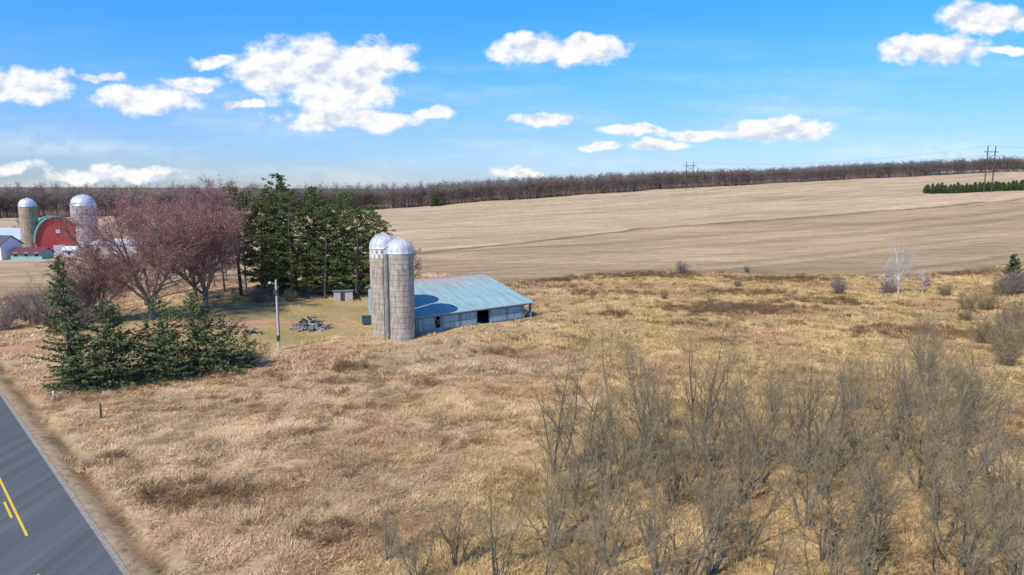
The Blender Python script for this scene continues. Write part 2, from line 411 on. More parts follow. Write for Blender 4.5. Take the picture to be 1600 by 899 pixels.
def branch(out, tips, p, d, L, r, lv, P, rg):
    n = P['n'][lv]; st = L / n; w = P['wob'][lv]; tr = P['trop'][lv]; rr = r
    for i in range(n):
        dx = d[0] + rg.gauss(0, w); dy = d[1] + rg.gauss(0, w); dz = d[2] + rg.gauss(0, w) + tr
        m = math.sqrt(dx * dx + dy * dy + dz * dz); d = (dx / m, dy / m, dz / m)
        q = (p[0] + d[0] * st, p[1] + d[1] * st, p[2] + d[2] * st)
        f = (i + 1) / n; r2 = max(r * (1 - f * P['tap']), P['rmin'] * .7)
        out.append((p, q, rr, r2, lv))
        if lv + 1 < len(P['n']) and f >= P['start'][lv]:
            kf = P['kids'][lv]; k = int(kf) + (rg.random() < kf - int(kf))
            for _ in range(k):
                an = math.radians(P['ang'][lv]) * rg.uniform(.65, 1.35)
                hx, hy, hz = rg.gauss(0, 1), rg.gauss(0, 1), rg.gauss(0, 1)
                dt = hx * d[0] + hy * d[1] + hz * d[2]; hx -= dt * d[0]; hy -= dt * d[1]; hz -= dt * d[2]
                m = math.sqrt(hx * hx + hy * hy + hz * hz) + 1e-9; sn = math.sin(an) / m; c = math.cos(an)
                cd = (d[0] * c + hx * sn, d[1] * c + hy * sn, d[2] * c + hz * sn)
                t = rg.random(); bp_ = tuple(p[j] + (q[j] - p[j]) * t for j in range(3))
                cl = L * P['ratio'][lv] * (1.2 - f * .65) * rg.uniform(.65, 1.25)
                branch(out, tips, bp_, cd, cl, max(r2 * P['rr'], P['rmin']), lv + 1, P, rg)
        p, rr = q, r2
    tips.append(p)

def kfine(lv): return (6 if lv == 0 else 4 if lv == 1 else 3, 0 if lv < 2 else 1)

def willow(seed, H, stems):
    rg = random.Random(seed); out = []; tips = []
    P = dict(n=[10, 6, 4, 3], wob=[.075, .115, .14, .15], trop=[.025, .04, .04, .04], tap=.84, rmin=.0085, start=[.22, .2, .2],
             kids=[1.4, 1.35, 1.05], ang=[37, 38, 38], ratio=[.42, .48, .5], rr=.55)
    for s in range(stems):
        a = rg.uniform(0, 6.28); l = rg.uniform(.12, .45) if s else .06
        h = H * rg.uniform(.6, 1.0) if s else H
        branch(out, tips, (math.cos(a) * .15 * (s > 0), math.sin(a) * .15 * (s > 0), -.2), (math.cos(a) * l, math.sin(a) * l, 1), h, .0095 * h + rg.uniform(0, .03), 0, P, rg)
    return treemesh("bare_willow_mesh%d" % seed, out, kfine, [M_bark_willow, M_twig_willow])
WIL = [willow(1, 10.5, 3), willow(2, 9.5, 4), willow(3, 8.5, 3), willow(4, 7, 5), willow(5, 11, 2), willow(6, 6, 6), willow(7, 9.5, 3), willow(8, 10, 4)]

rg = random.Random(12)
def put(name, me, x, y, s=1.0, yaw=None, dz=0, sz=None):
    yaw = rg.uniform(0, 6.28) if yaw is None else yaw
    return add_obj(name, me, (x, y, Tz(x, y) + dz), (0, 0, yaw), (s, s, sz or s))
for (x, y, k, s) in [(3.2, 49, 0, .95), (5.6, 47.5, 6, 1.05), (7.8, 50, 4, 1.0), (9.6, 48, 7, 1.02), (11.5, 50.5, 1, 1.1), (13.6, 48.5, 4, .98), (15.3, 51, 0, 1.08), (17, 49, 6, 1.0), (12.6, 46, 2, 1.0),
                     (19.5, 51, 2, 1.1), (21.5, 49, 7, .85), (23.5, 52, 1, .9), (26, 50, 4, .8), (28, 53, 2, 1.05), (30.5, 51, 1, .85), (33, 53, 0, .75), (35.5, 55, 7, .8), (25, 46, 2, 1), (29.5, 46.5, 3, 1.1), (34, 48, 3, 1.1), (38, 54, 3, 1.2),
                     (7, 44, 3, 1), (10.5, 43, 5, 1.1), (3.8, 43, 5, .9), (16, 44, 3, 1.05), (20, 43.5, 2, .8), (23, 42, 5, 1.1), (27, 41, 3, 1), (31, 42, 2, .85),
                     (2.5, 37.5, 5, 1.0), (5.2, 36, 3, .9), (8, 38, 2, .75), (11, 35.5, 3, 1), (14, 38, 6, .75), (17.5, 36.5, 3, 1.05), (21, 37.5, 2, .85), (24.5, 35.5, 3, 1.1), (28, 37, 7, .75), (19, 33.5, 5, 1.15), (22.5, 32, 3, .95),
                     (-3.2, 36, 5, .8), (-5.2, 34, 3, .62), (-.8, 34.5, 3, .8), (-7, 36.5, 5, .55), (1.2, 33, 2, .68), (4, 32, 5, 1), (7.6, 32.5, 3, .9), (13, 32, 2, .75), (16, 31.5, 3, .85), (26, 32, 2, .9),
                     (42, 66, 3, 1.0), (38, 62, 5, 1.1), (45, 72, 3, 1), (33, 64, 5, .9), (24, 60, 5, .8), (14, 58, 5, .8), (48, 78, 3, .9), (41, 58, 2, .9),
                     (6.5, 40.5, 2, .9), (12.5, 40, 7, .8), (18.5, 40.5, 6, .85), (25.5, 38.5, 4, .7), (9, 46, 7, .85), (4.5, 45.5, 2, .95), (22, 46, 6, .85), (32, 45, 7, .75), (10, 34, 2, .85), (28.5, 34.5, 6, .75), (36, 50.5, 2, .9), (31.5, 38.5, 3, 1.1),
                     (14.6, 49.5, 7, .95), (18, 47, 4, .9), (24, 49, 6, .9), (31.5, 49.5, 2, 1.0), (39.5, 57, 5, 1.1)]:
    put("bare_willow_tree", WIL[k], x + rg.uniform(-.5, .5), y + rg.uniform(-.5, .5), s * rg.uniform(.88, 1.08))

def shrub(seed, H, stems, mats, spread=.8, leaf=None):
    rg = random.Random(seed); out = []; tips = []
    P = dict(n=[5, 4, 3], wob=[.12, .16, .18], trop=[.04, .05, .04], tap=.8, rmin=.014, start=[.2, .2], kids=[2.4, 2.2], ang=[38, 38], ratio=[.5, .55], rr=.55)
    for s in range(stems):
        a = rg.uniform(0, 6.28); l = rg.uniform(0, spread)
        branch(out, tips, (math.cos(a) * .4, math.sin(a) * .4, -.1), (math.cos(a) * l, math.sin(a) * l, 1), H * rg.uniform(.6, .95), .012 * H, 0, P, rg)
    return treemesh("bare_shrub_mesh%d" % seed, out, lambda lv: (3, 0 if lv < 1 else 1), mats)
SHR = [shrub(21, 4, 14, [M_bark_gray, M_twig_purple]), shrub(22, 3.2, 13, [M_bark_willow, M_twig_willow], .9), shrub(23, 8, 12, [M_bark_gray, M_twig_purple], .55)]
for (x, y, k, s) in [(-73, 106, 2, 1.0), (-69, 108, 2, 1.1), (-77, 108, 2, .8), (-80, 110, 2, .65), (-72, 112, 2, 1.1), (-83, 112, 0, 1.2), (-78, 103, 0, 1.0), (-66, 103, 0, 1.1),
                     (67.5, 139, 0, .95), (81, 120, 1, 1.1), (85, 121, 1, 1.2), (101, 137, 0, 1.3), (104, 138, 0, 1.4), (98, 136, 1, 1.1), (88, 137, 1, .9), (70, 96, 1, 1.2), (67, 90, 1, 1.35), (64, 86, 1, 1.3), (72, 93, 1, 1.2), (61, 82, 1, 1.0), (77, 104, 1, 1.2), (82, 108, 1, 1.3), (66, 94, 1, 1.1),
                     (43.5, 173, 0, .9), (61, 176, 0, .5), (-48, 128, 0, .9), (-43, 130, 1, .8), (77.5, 139, 0, .9), (75, 111, 1, .7), (50, 150, 1, .6), (92, 150, 0, .5), (30, 133, 1, .5)]:
    put("bare_shrub", SHR[k], x, y, s)

def bare_tree(seed, H, r, mats, spread=40, kids=(2.2, 2.2, 1.8, 1.5), start=.25, ratio=.45, trop=.03, rmin=.012):
    rg = random.Random(seed); out = []; tips = []
    P = dict(n=[9, 6, 4, 3, 2], wob=[.05, .10, .14, .17, .2], trop=[.02, trop, trop, trop, .02], tap=.82, rmin=rmin, start=[start, .25, .2, .1], kids=list(kids), ang=[spread, spread, 36, 36], ratio=[ratio, .5, .5, .55], rr=.55)
    branch(out, tips, (0, 0, -.3), (0, 0, 1), H * .93, r, 0, P, rg)
    return treemesh("bare_tree_mesh%d" % seed, out, kfine, mats)
BIRCH = bare_tree(31, 10, .17, [M_bark_birch, M_twig_birch], 42, (2.2, 1.6, 1.1, .4), .12, .46, rmin=.017)
put("birch_tree", BIRCH, 79.5, 139, 1.05); put("birch_tree", BIRCH, 78.0, 139.8, .7); put("birch_tree", BIRCH, 84.5, 139, .55)

def maple(seed, H, buds, budsize=.17):
    rg = random.Random(seed); out = []; tips = []
    P = dict(n=[7, 6, 4, 3], wob=[.07, .12, .16, .2], trop=[.03, .03, .03, .02], tap=.8, rmin=.018, start=[.15, .2, .2], kids=[2.6, 2.4, 2.0], ang=[40, 42, 40], ratio=[.55, .5, .5], rr=.55)
    out.append(((0, 0, -.4), (0, 0, H * .14), H * .024, H * .020, 0))
    for s in range(7):
        a = s * .9 + rg.uniform(-.3, .3); l = rg.uniform(.4, 1.0) if s else .1
        branch(out, tips, (0, 0, H * .12), (math.cos(a) * l, math.sin(a) * l, 1), H * .84 * rg.uniform(.8, 1), H * .012, 0, P, rg)
    rs = np.random.RandomState(seed); C = np.array(tips); C = C[rs.randint(0, len(C), buds)] + rs.normal(size=(buds, 3)) * .3
    return treemesh("maple_mesh%d" % seed, out, kfine, [M_bark_maple, M_twig_maple, M_bud_maple], leafquads(C, np.full(buds, budsize), rs, .55), 2)
MAP = [maple(41, 22, 14000), maple(42, 17, 8000)]
put("red_maple_tree", MAP[0], -59.5, 111, 1.0, yaw=2.0); put("red_maple_tree", MAP[1], -55, 121, 1.3); put("red_maple_tree", MAP[1], -67, 109, .72); put("red_maple_tree", MAP[0], -61, 130, .98)
BT = bare_tree(43, 17, .22, [M_bark_gray, M_twig_purple], 42, (2, 2, 2, 1.6), .3, .42, rmin=.018)
for (x, y, s) in [(-78, 162, .95), (-70, 166, 1.0), (-86, 172, .85), (-60, 141, 1.1), (-57, 145, 1.1), (-66, 150, 1), (-22, 150, .55)]: put("bare_tree", BT, x, y, s)

def spruce(seed, H, R, gap=.4, sparse=1.0, irregular=.2, mat=None, lsz=.34):
    rg = random.Random(seed); rs = np.random.RandomState(seed); out = []; C = []; D = []
    n = 8; lean = (rg.uniform(-.03, .03), rg.uniform(-.03, .03))
    for i in range(n): out.append(((lean[0] * H * i / n, lean[1] * H * i / n, H * i / n - .2 * (i == 0)), (lean[0] * H * (i + 1) / n, lean[1] * H * (i + 1) / n, H * (i + 1) / n), H * .014 * (1 - i / n) + .02, H * .014 * (1 - (i + 1) / n) + .02, 0))
    z = gap
    while z < H * .985:
        f = z / H
        for k in range(rg.randint(4, 7)):
            if rg.random() > sparse: continue
            a = rg.uniform(0, 6.28); L = R * (1 - f) ** .72 * rg.uniform(1 - irregular * 1.6, 1 + irregular) * (.75 + .25 * min(1, f * 6)) + .15
            dz = -.28 + .75 * f + rg.uniform(-.1, .1); m = max(2, int(L / .17)); x, y, zz = lean[0] * z, lean[1] * z, z + rg.uniform(-.15, .15)
            px, py, pz = x, y, zz
            for s in range(1, m + 1):
                g = s / m; qx = x + math.cos(a) * L * g; qy = y + math.sin(a) * L * g; qz = zz + dz * L * g + .22 * L * g * g
                if s % 3 == 0 or s == m:
                    out.append(((px, py, pz), (qx, qy, qz), .035 * (1 - g) + .01, .01, 2)); px, py, pz = qx, qy, qz
                if g > .12:
                    wd = .30 * L * (1.1 - g) + .1
                    for _ in range(2):
                        o = rg.uniform(-wd, wd); C.append((qx - math.sin(a) * o, qy + math.cos(a) * o, qz - abs(o) * .25 - rg.uniform(0, .14)))
                        sg = 1 if o > 0 else -1; D.append((math.cos(a) - math.sin(a) * sg * .8, math.sin(a) + math.cos(a) * sg * .8, -.35))
        z += .27 + .10 * rg.random()
    C = np.array(C); D = np.array(D)
    return treemesh("spruce_mesh%d" % seed, out, lambda lv: (6 if lv == 0 else 3, 0), [M_bark_dark, M_bark_dark, mat or M_spruce], leafquads(C, np.full(len(C), lsz), rs, .5, D))
SPR = [spruce(51, 14.3, 3.3, .5, .9, .25), spruce(52, 10, 3.6, .3, .8, .5), spruce(53, 9, 3.6, .2, .72, .6), spruce(54, 6.5, 3.8, .2, .75, .6)]
for (x, y, k, s) in [(-46.9, 70.8, 0, 1.0), (-42.9, 72, 1, .95), (-40.3, 74, 3, 1.05), (-39.4, 76.5, 2, .85), (-36.4, 78, 1, .96), (-34.2, 79.5, 3, 1.0), (-44.5, 74.5, 2, 1.0), (-41, 79, 2, 1.0), (-37.5, 82, 3, 1.1), (-44.5, 70.5, 3, .8), (-38.5, 74.3, 3, .75), (-32.2, 81, 3, .62), (-48.5, 73, 3, .9)]:
    o = put("spruce_tree", SPR[k], x, y, s)
    if k: o.rotation_euler[0] = rg.uniform(-.10, .10); o.rotation_euler[1] = rg.uniform(-.10, .14)

def pine(seed, H, R, lo=.22):
    rg = random.Random(seed); rs = np.random.RandomState(seed); out = []; C = []
    n = 10; px = py = 0; P = [(0, 0, -.3)]
    for i in range(n):
        px += rg.gauss(0, .12); py += rg.gauss(0, .12); P.append((px, py, H * (i + 1) / n))
    for i in range(n): out.append((P[i], P[i + 1], H * .016 * (1 - i / n) + .03, H * .016 * (1 - (i + 1) / n) + .03, 0))
    nb = int(H * 4.6)
    for k in range(nb):
        f = lo + (1 - lo) * ((k + rg.random()) / nb); z = f * H; j = min(n - 1, int(f * n)); bx, by = P[j][0], P[j][1]
        g = (f - lo) / (1 - lo); prof = (.62 + .38 * math.sin(math.pi * min(1, g * 1.3 + .12))) if g < .6 else (.98 * (1 - (g - .6) / .4) ** .6 + .06)
        L = R * prof * rg.uniform(.55, 1.15); a = rg.uniform(0, 6.28); up = rg.uniform(-.12, .28) + .5 * g
        e = (bx + math.cos(a) * L, by + math.sin(a) * L, z + up * L)
        mid = (bx + math.cos(a) * L * .5, by + math.sin(a) * L * .5, z + up * L * .32)
        out.append(((bx, by, z), mid, .07 * (1.2 - g), .045, 1)); out.append((mid, e, .045, .02, 1))
        nc = max(2, int(L * 1.15))
        for c in range(nc):
            t = .35 + .65 * (c + 1) / nc; o = rg.gauss(0, .22 * L)
            cc = (bx + math.cos(a) * L * t - math.sin(a) * o, by + math.sin(a) * L * t + math.cos(a) * o, z + up * L * t * t + rg.uniform(-.2, .3))
            rad = rg.uniform(.4, .85) * (.65 + .35 * (1 - g)); m = int(60 * rad)
            q = rs.normal(size=(m, 3)); q /= np.linalg.norm(q, axis=1, keepdims=True); q *= rad * rs.uniform(.4, 1, (m, 1)) ** .6; q[:, 2] *= .5
            C.append(q + np.array(cc))
    C = np.concatenate(C)
    return treemesh("pine_mesh%d" % seed, out, lambda lv: (6 if lv == 0 else 3, 0), [M_bark_dark, M_bark_dark, M_pine], leafquads(C, np.full(len(C), .36), rs, .42))
PIN = [pine(61, 23, 4.2, .12), pine(62, 20, 4.4, .1), pine(63, 18, 4.6, .06), pine(64, 22, 3.8, .3)]
for (x, y, k, s) in [(-54.6, 136, 3, .97), (-50.5, 137, 1, 1.0), (-46.9, 137, 0, 1.05), (-43.5, 134, 1, 1.03), (-40.2, 138, 0, .93), (-37, 134, 2, 1.0), (-34, 138, 1, 1.0), (-31, 135, 2, .97), (-28.3, 140, 2, .93),
                     (-49, 145, 3, 1.0), (-42, 146, 0, .95), (-36, 145, 1, 1.02), (-30.5, 146, 2, 1.0), (-45, 141, 2, 1.0), (-38.5, 141, 2, 1.05), (-52, 141, 2, 1.0), (-47.5, 132.5, 2, .7)]:
    put("pine_tree", PIN[k], x, y, s)

# ---------------------------------------------------------------- scatter by geometry nodes
def src_coll(name, meshes):
    c = bpy.data.collections.new(name)
    for j, m in enumerate(meshes):
        o = bpy.data.objects.new("%s_%s" % (name, chr(97 + j)), m); c.objects.link(o)
    return c
def scatter(name, coll, P, rot, scl, col=None, nsrc=1, seed=0):
    n = len(P); rs = np.random.RandomState(seed)
    me = bpy.data.meshes.new(name); me.vertices.add(n); me.vertices.foreach_set("co", np.asarray(P, np.float32).ravel())
    me.attributes.new("rot", 'FLOAT_VECTOR', 'POINT').data.foreach_set("vector", np.asarray(rot, np.float32).ravel())
    me.attributes.new("scl", 'FLOAT_VECTOR', 'POINT').data.foreach_set("vector", np.asarray(scl, np.float32).ravel())
    me.attributes.new("idx", 'INT', 'POINT').data.foreach_set("value", rs.randint(0, nsrc, n).astype(np.int32))
    if col is not None:
        me.attributes.new("icol", 'FLOAT_VECTOR', 'POINT').data.foreach_set("vector", np.asarray(col, np.float32).ravel())
    ng = bpy.data.node_groups.new(name + "_instancing", 'GeometryNodeTree')
    ng.interface.new_socket("Geometry", in_out='INPUT', socket_type='NodeSocketGeometry')
    ng.interface.new_socket("Geometry", in_out='OUTPUT', socket_type='NodeSocketGeometry')
    gi = ng.nodes.new("NodeGroupInput"); go = ng.nodes.new("NodeGroupOutput")
    iop = ng.nodes.new("GeometryNodeInstanceOnPoints"); ci = ng.nodes.new("GeometryNodeCollectionInfo")
    ci.inputs["Collection"].default_value = coll; ci.inputs["Separate Children"].default_value = True; ci.inputs["Reset Children"].default_value = True
    def attr(nm, dt):
        a = ng.nodes.new("GeometryNodeInputNamedAttribute"); a.data_type = dt; a.inputs["Name"].default_value = nm
        return next(o for o in a.outputs if o.enabled and o.name == "Attribute")
    ng.links.new(gi.outputs[0], iop.inputs["Points"]); ng.links.new(ci.outputs[0], iop.inputs["Instance"])
    iop.inputs["Pick Instance"].default_value = True
    ng.links.new(attr("idx", 'INT'), iop.inputs["Instance Index"])
    ng.links.new(attr("rot", 'FLOAT_VECTOR'), iop.inputs["Rotation"]); ng.links.new(attr("scl", 'FLOAT_VECTOR'), iop.inputs["Scale"])
    ng.links.new(iop.outputs[0], go.inputs[0])
    o = add_obj(name, me); md = o.modifiers.new("instancing", 'NODES'); md.node_group = ng
    return o

gmat, nt, b = newmat("dry_grass_blades")
ia = N(nt, "ShaderNodeAttribute", attribute_name="icol", attribute_type='INSTANCER')
geo = N(nt, "ShaderNodeNewGeometry"); nz = N(nt, "ShaderNodeTexNoise"); nz.inputs["Scale"].default_value = 5; nz.inputs["Detail"].default_value = 2
nt.links.new(geo.outputs["Position"], nz.inputs["Vector"])
mx = N(nt, "ShaderNodeMix", data_type='RGBA', blend_type='MULTIPLY'); mx.inputs[0].default_value = 1
nt.links.new(ia.outputs["Color"], mx.inputs[6]); nt.links.new(ramp(nt, nz.outputs[0], [(.3, (.62, .57, .50)), (.7, (1.28, 1.28, 1.28))]), mx.inputs[7])
b.inputs["Roughness"].default_value = .8
nt.links.new(mx.outputs[2], b.inputs["Base Color"])

def patch(seed, n, rad, Lm, lean0, lean1, width, coher):
    rs = np.random.RandomState(seed)
    r = rad * np.sqrt(rs.rand(n)); a = rs.rand(n) * 6.283; B = np.stack([r * np.cos(a), r * np.sin(a), np.full(n, -.03)], 1)
    da = rs.normal(size=n) * coher
    le = np.radians(rs.uniform(lean0, lean1, n)); L = Lm * rs.uniform(.6, 1.3, n)
    d = np.stack([np.cos(da), np.sin(da)], 1)
    def at_(f, l): return np.concatenate([d * (L * f * np.sin(l))[:, None], (L * f * np.cos(l))[:, None]], 1)
    M = B + at_(.5, le * .8); Tp = M + at_(.5, np.minimum(le * 1.25, 1.65))
    sd = np.stack([-d[:, 1], d[:, 0], rs.normal(size=n) * .25], 1) * (width * rs.uniform(.7, 1.3, n))[:, None]
    V = np.stack([B - sd, B + sd, M + sd * .8, M - sd * .8, Tp], 1).reshape(-1, 3); o = np.arange(n)[:, None] * 5
    return make_mesh("grass_patch%d" % seed, V, [o + np.array([[0, 1, 2, 3]]), o + np.array([[3, 2, 4]])], [gmat])
GR = src_coll("matted_grass_tuft", [patch(s, 110, .8, .5, 42, 82, .013, .95) for s in range(4)])
RE = src_coll("tall_grass_tuft", [patch(s + 10, 90, .6, .85, 12, 55, .012, 1.8) for s in range(3)])
GRF = src_coll("distant_grass_tuft", [patch(s + 20, 60, 1.2, .6, 30, 78, .03, 1.3) for s in range(4)])

def gpts(n, y0, y1, seed, wfac=.86, extra=6):
    rs = np.random.RandomState(seed); y = np.sqrt(rs.rand(n) * (y1 ** 2 - y0 ** 2) + y0 ** 2); x = (rs.rand(n) * 2 - 1) * (y * wfac + extra)
    return x, y, rs
def ok(x, y, rs, lawnkeep=.0):
    field, forest, lawn, farm, drive, swale, n = masks(x, y)
    p = (1 - field) * (1 - lawn * (1 - lawnkeep)) * (1 - drive) * (1 - farm) * sstep(10.3, 12.5, n)
    dx, dy = x + 14.2, y - 99.3; u = dx * .79 + dy * .613; w = -dx * .613 + dy * .79
    p = p * (1 - ((u > -1) & (u < 23) & (w > -.8) & (w < 17)))
    p = p * (np.hypot(x + 16, y - 97) > 2.6) * (np.hypot(x + 19, y - 100) > 2.6)
    return rs.rand(len(x)) < p
def gscatter(name, coll, ns, n, y0, y1, seed, s0, s1, flow=True, mask=None, colk=1.0, lawnkeep=0):
    x, y, rs = gpts(n, y0, y1, seed); k = ok(x, y, rs, lawnkeep)
    if mask is not None: k &= rs.rand(len(x)) < mask(x, y)
    x, y = x[k], y[k]; m = len(x)
    c = grasscol(x, y) * rs.uniform(.75, 1.2, (m, 1)) * colk
    ang = (fbm(x / 5, y / 5, 2, 91) * 14 if flow else rs.rand(m) * 6.28) + rs.normal(size=m) * .8
    s = rs.uniform(s0, s1, m) * (.7 + .6 * fbm(x / 2.5, y / 2.5, 2, 93))
    return scatter(name, coll, np.stack([x, y, T(x, y)], 1), np.stack([rs.normal(size=m) * .06, rs.normal(size=m) * .06, ang], 1), np.stack([s, s, s * rs.uniform(.5, 1.1, m)], 1), np.minimum(c, .85), ns, seed)
gscatter("matted_dry_grass", GR, 4, 12000, 26, 80, 1, .65, 1.3, colk=1.02)
gscatter("tall_dry_grass", RE, 3, 7500, 26, 95, 2, .55, 1.1, flow=False, mask=lambda x, y: .10 + .6 * sstep(-4, 10, x) * sstep(.35, .6, fbm(x / 5, y / 5, 3, 95)), colk=1.05)
gscatter("meadow_dry_grass", GRF, 4, 11000, 74, 185, 3, .6, 1.3, colk=1.0)
def wm(seed):
    rg = random.Random(seed); out = []; tips = []
    P = dict(n=[3, 2], wob=[.15, .2], trop=[.05, .03], tap=.6, rmin=.010, start=[.3], kids=[2.2], ang=[35], ratio=[.45], rr=.7)
    for s in range(20):
        a = rg.uniform(0, 6.28); l = rg.uniform(0, .8); r = rg.uniform(0, .7)
        branch(out, tips, (math.cos(a) * r, math.sin(a) * r, 0), (math.cos(a) * l, math.sin(a) * l, 1), rg.uniform(.4, .85), .012, 0, P, rg)
    return treemesh("weed_mesh%d" % seed, out, lambda lv: (3, 0), [M_weed])
WE = src_coll("dry_weed_clump", [wm(1), wm(2), wm(3)])
gscatter("dry_brown_weeds", WE, 3, 50000, 30, 200, 4, .7, 1.25, flow=False, mask=lambda x, y: np.clip(brushmask(x, y) * .75 + .006 + .06 * sstep(.60, .75, fbm(x / 6, y / 6, 3, 97)), 0, 1))

# forest
def fartree(seed, H):
    rg = random.Random(seed); out = []; tips = []
    P = dict(n=[5, 3, 2, 1], wob=[.05, .12, .16, .2], trop=[.02, .05, .05, .02], tap=.75, rmin=.035, start=[.3, .3, .2], kids=[3.2, 2.6, 2.4], ang=[40, 38, 36], ratio=[.42, .5, .55], rr=.5)
    branch(out, tips, (0, 0, -.5), (0, 0, 1), H, .2, 0, P, rg)
    return treemesh("far_tree_mesh%d" % seed, out, lambda lv: (4 if lv == 0 else 3, 0), [M_bark_far])
rs = np.random.RandomState(7)
FT = src_coll("forest_tree", [fartree(s, 17) for s in range(71, 77)])
n = 9500; x = rs.uniform(-1150, 1150, n); y = np.interp(x, FORX, FORY) + np.where(rs.rand(n) < .5, rs.exponential(16, n), rs.exponential(190, n)) + (fbm(x / 40, x * 0, 3, 3) - .5) * 40
s = rs.uniform(.78, 1.12, n) * (.80 + .32 * fbm(x / 50, y / 50, 2, 8)) * np.interp(x, [0, 300], [1.08, .92])
scatter("distant_forest", FT, np.stack([x, y, T(x, y)], 1), np.stack([0 * x, 0 * x, rs.rand(n) * 6.28], 1), np.stack([s * 1.3, s * 1.3, s], 1), None, 6, 5)
smallspr = spruce(55, 8, 2.3, .1, 1, .1, M_spruce, .6)
SE = src_coll("small_evergreen", [smallspr])
ex = []; 
for row in range(3):
    for k in range(30): ex.append((332 + k * 3.6 + rs.uniform(-.7, .7), 545 + row * 5 + k * .35 + rs.uniform(-.7, .7)))
ex += [(-89, 775), (-86, 781)]
ex = np.array(ex); s = rs.uniform(.72, 1.0, len(ex)) * np.linspace(.85, 1.15, len(ex)); s[-2:] = 1.7
scatter("evergreen_row", SE, np.stack([ex[:, 0], ex[:, 1], T(ex[:, 0], ex[:, 1])], 1), np.stack([0 * s, 0 * s, rs.rand(len(s)) * 6], 1), np.stack([s * 1.15, s * 1.15, s], 1), None, 1, 5)
put("spruce_tree", smallspr, 108, 146, .95)

# ---------------------------------------------------------------- silos
M_hoop = noise_mat("rusty_hoop", (.18, .14, .10), (.34, .28, .22), 2)
def silo(name, x, y, r, h, mat, dome_mat, dome_k=1.0, hoops=True, checker=False, z=None, spacing=.76):
    e = empty(name, (x, y, Tz(x, y) if z is None else z))
    k = 48; V = []; uvs = []; F_ = []
    for j, zz in enumerate((-.6, h)):
        for i2 in range(k + 1):
            a = 2 * math.pi * i2 / k; V.append((r * math.cos(a), r * math.sin(a), zz)); uvs.append((a * r, zz))
    F_ = [(i2, i2 + 1, k + 2 + i2, k + 1 + i2) for i2 in range(k)]
    me = bpy.data.meshes.new(name + "_wall"); me.from_pydata(V, [], F_); me.materials.append(mat)
    ul = me.uv_layers.new(name="UVMap")
    for lp in me.loops: ul.data[lp.index].uv = uvs[lp.vertex_index]
    for p in me.polygons: p.use_smooth = True
    add_obj("stave_wall", me, parent=e)
    if hoops:
        m = MB(); zz = .3
        while zz < h - .1:
            m.lathe([(r - .01, zz - .012), (r + .025, zz - .012), (r + .025, zz + .012), (r - .01, zz + .012)], 40); zz += spacing
        m.obj("steel_hoops", M_hoop, e)
    pr = [(r + .05, h - .05), (r + .07, h + .05)]
    for q in range(0, 11):
        a = math.pi / 2 * q / 10; pr.append(((r + .02) * math.cos(a) + .001, h + .08 + r * dome_k * math.sin(a)))
    MB().lathe(pr, 32).obj("dome_roof", dome_mat, e, smooth=True)
    m = MB()
    for q in range(16):
        a0 = 2 * math.pi * q / 16; prev = None
        for w in range(0, 11):
            t = math.pi / 2 * w / 10; p = ((r + .04) * math.cos(t) * math.cos(a0), (r + .04) * math.cos(t) * math.sin(a0), h + .09 + (r + .02) * dome_k * math.sin(t))
            if prev: m.tube(prev, p, .025, k=4, cap=False)
            prev = p
    m.tube((0, 0, h + r * dome_k), (0, 0, h + r * dome_k + .3), .25, .18, 10)
    m.obj("dome_ribs", dome_mat, e)
    if checker:
        m = MB(); nq = 32
        for row in range(2):
            for q in range(nq):
                if (q + row) % 2 == 0:
                    a0 = 2 * math.pi * q / nq; a1 = 2 * math.pi * (q + 1) / nq; z0 = h - 1.35 + row * .6; R_ = r + .012
                    m.raw([(R_ * math.cos(a0), R_ * math.sin(a0), z0), (R_ * math.cos(a1), R_ * math.sin(a1), z0), (R_ * math.cos(a1), R_ * math.sin(a1), z0 + .6), (R_ * math.cos(a0), R_ * math.sin(a0), z0 + .6)], [(0, 1, 2, 3)])
        m.obj("white_checker_staves", M_white, e)
    return e
s1 = silo("concrete_silo", -16.05, 97.0, 2.0, 12.4, M_stave, M_dome)
s2 = silo("concrete_silo", -18.95, 100.2, 2.0, 12.9, M_stave, M_dome, checker=True)
m = MB(); ax, ay = -1.62, -1.48
m.tube((ax, ay, .6), (ax, ay, 12.3), .3, k=14); m.obj("unloading_chute", noise_mat("chute_metal", (.16, .15, .13), (.31, .29, .26), 2), s1)
m = MB(); m.tube((ax - .42, ay - .1, 0), (ax - .42, ay - .1, 12.9), .05, k=6); m.tube((ax - .42, ay - .1, 12.9), (-.4, -.3, 14.2), .05, k=6)
m.obj("fill_pipe", M_dark, s1)
m = MB()
for q in range(38):
    m.tube((ax + .15, ay - .32, 1 + q * .3), (ax + .42, ay - .24, 1 + q * .3), .015, k=4)
m.obj("ladder_rungs", M_dark, s1)

# ---------------------------------------------------------------- teal barn
YAW = math.atan2(.613, .79)
barn = empty("teal_metal_barn", (-14.2, 99.3, Tz(-10, 105) - .05), YAW)
bw, nt, b = newmat("teal_barn_siding")
tc = N(nt, "ShaderNodeTexCoord")
nz = N(nt, "ShaderNodeTexNoise"); nz.inputs["Scale"].default_value = 1.4; nz.inputs["Detail"].default_value = 6
mp = N(nt, "ShaderNodeMapping"); mp.inputs["Scale"].default_value = (3, 3, .5); nt.links.new(tc.outputs["Object"], mp.inputs[0]); nt.links.new(mp.outputs[0], nz.inputs["Vector"])
nt.links.new(ramp(nt, nz.outputs[0], [(.28, (.17, .24, .22)), (.45, (.28, .39, .375)), (.7, (.37, .49, .47))]), b.inputs["Base Color"])
b.inputs["Roughness"].default_value = .7
wv = N(nt, "ShaderNodeTexWave"); wv.inputs["Scale"].default_value = 1.6; nt.links.new(tc.outputs["Object"], wv.inputs["Vector"])
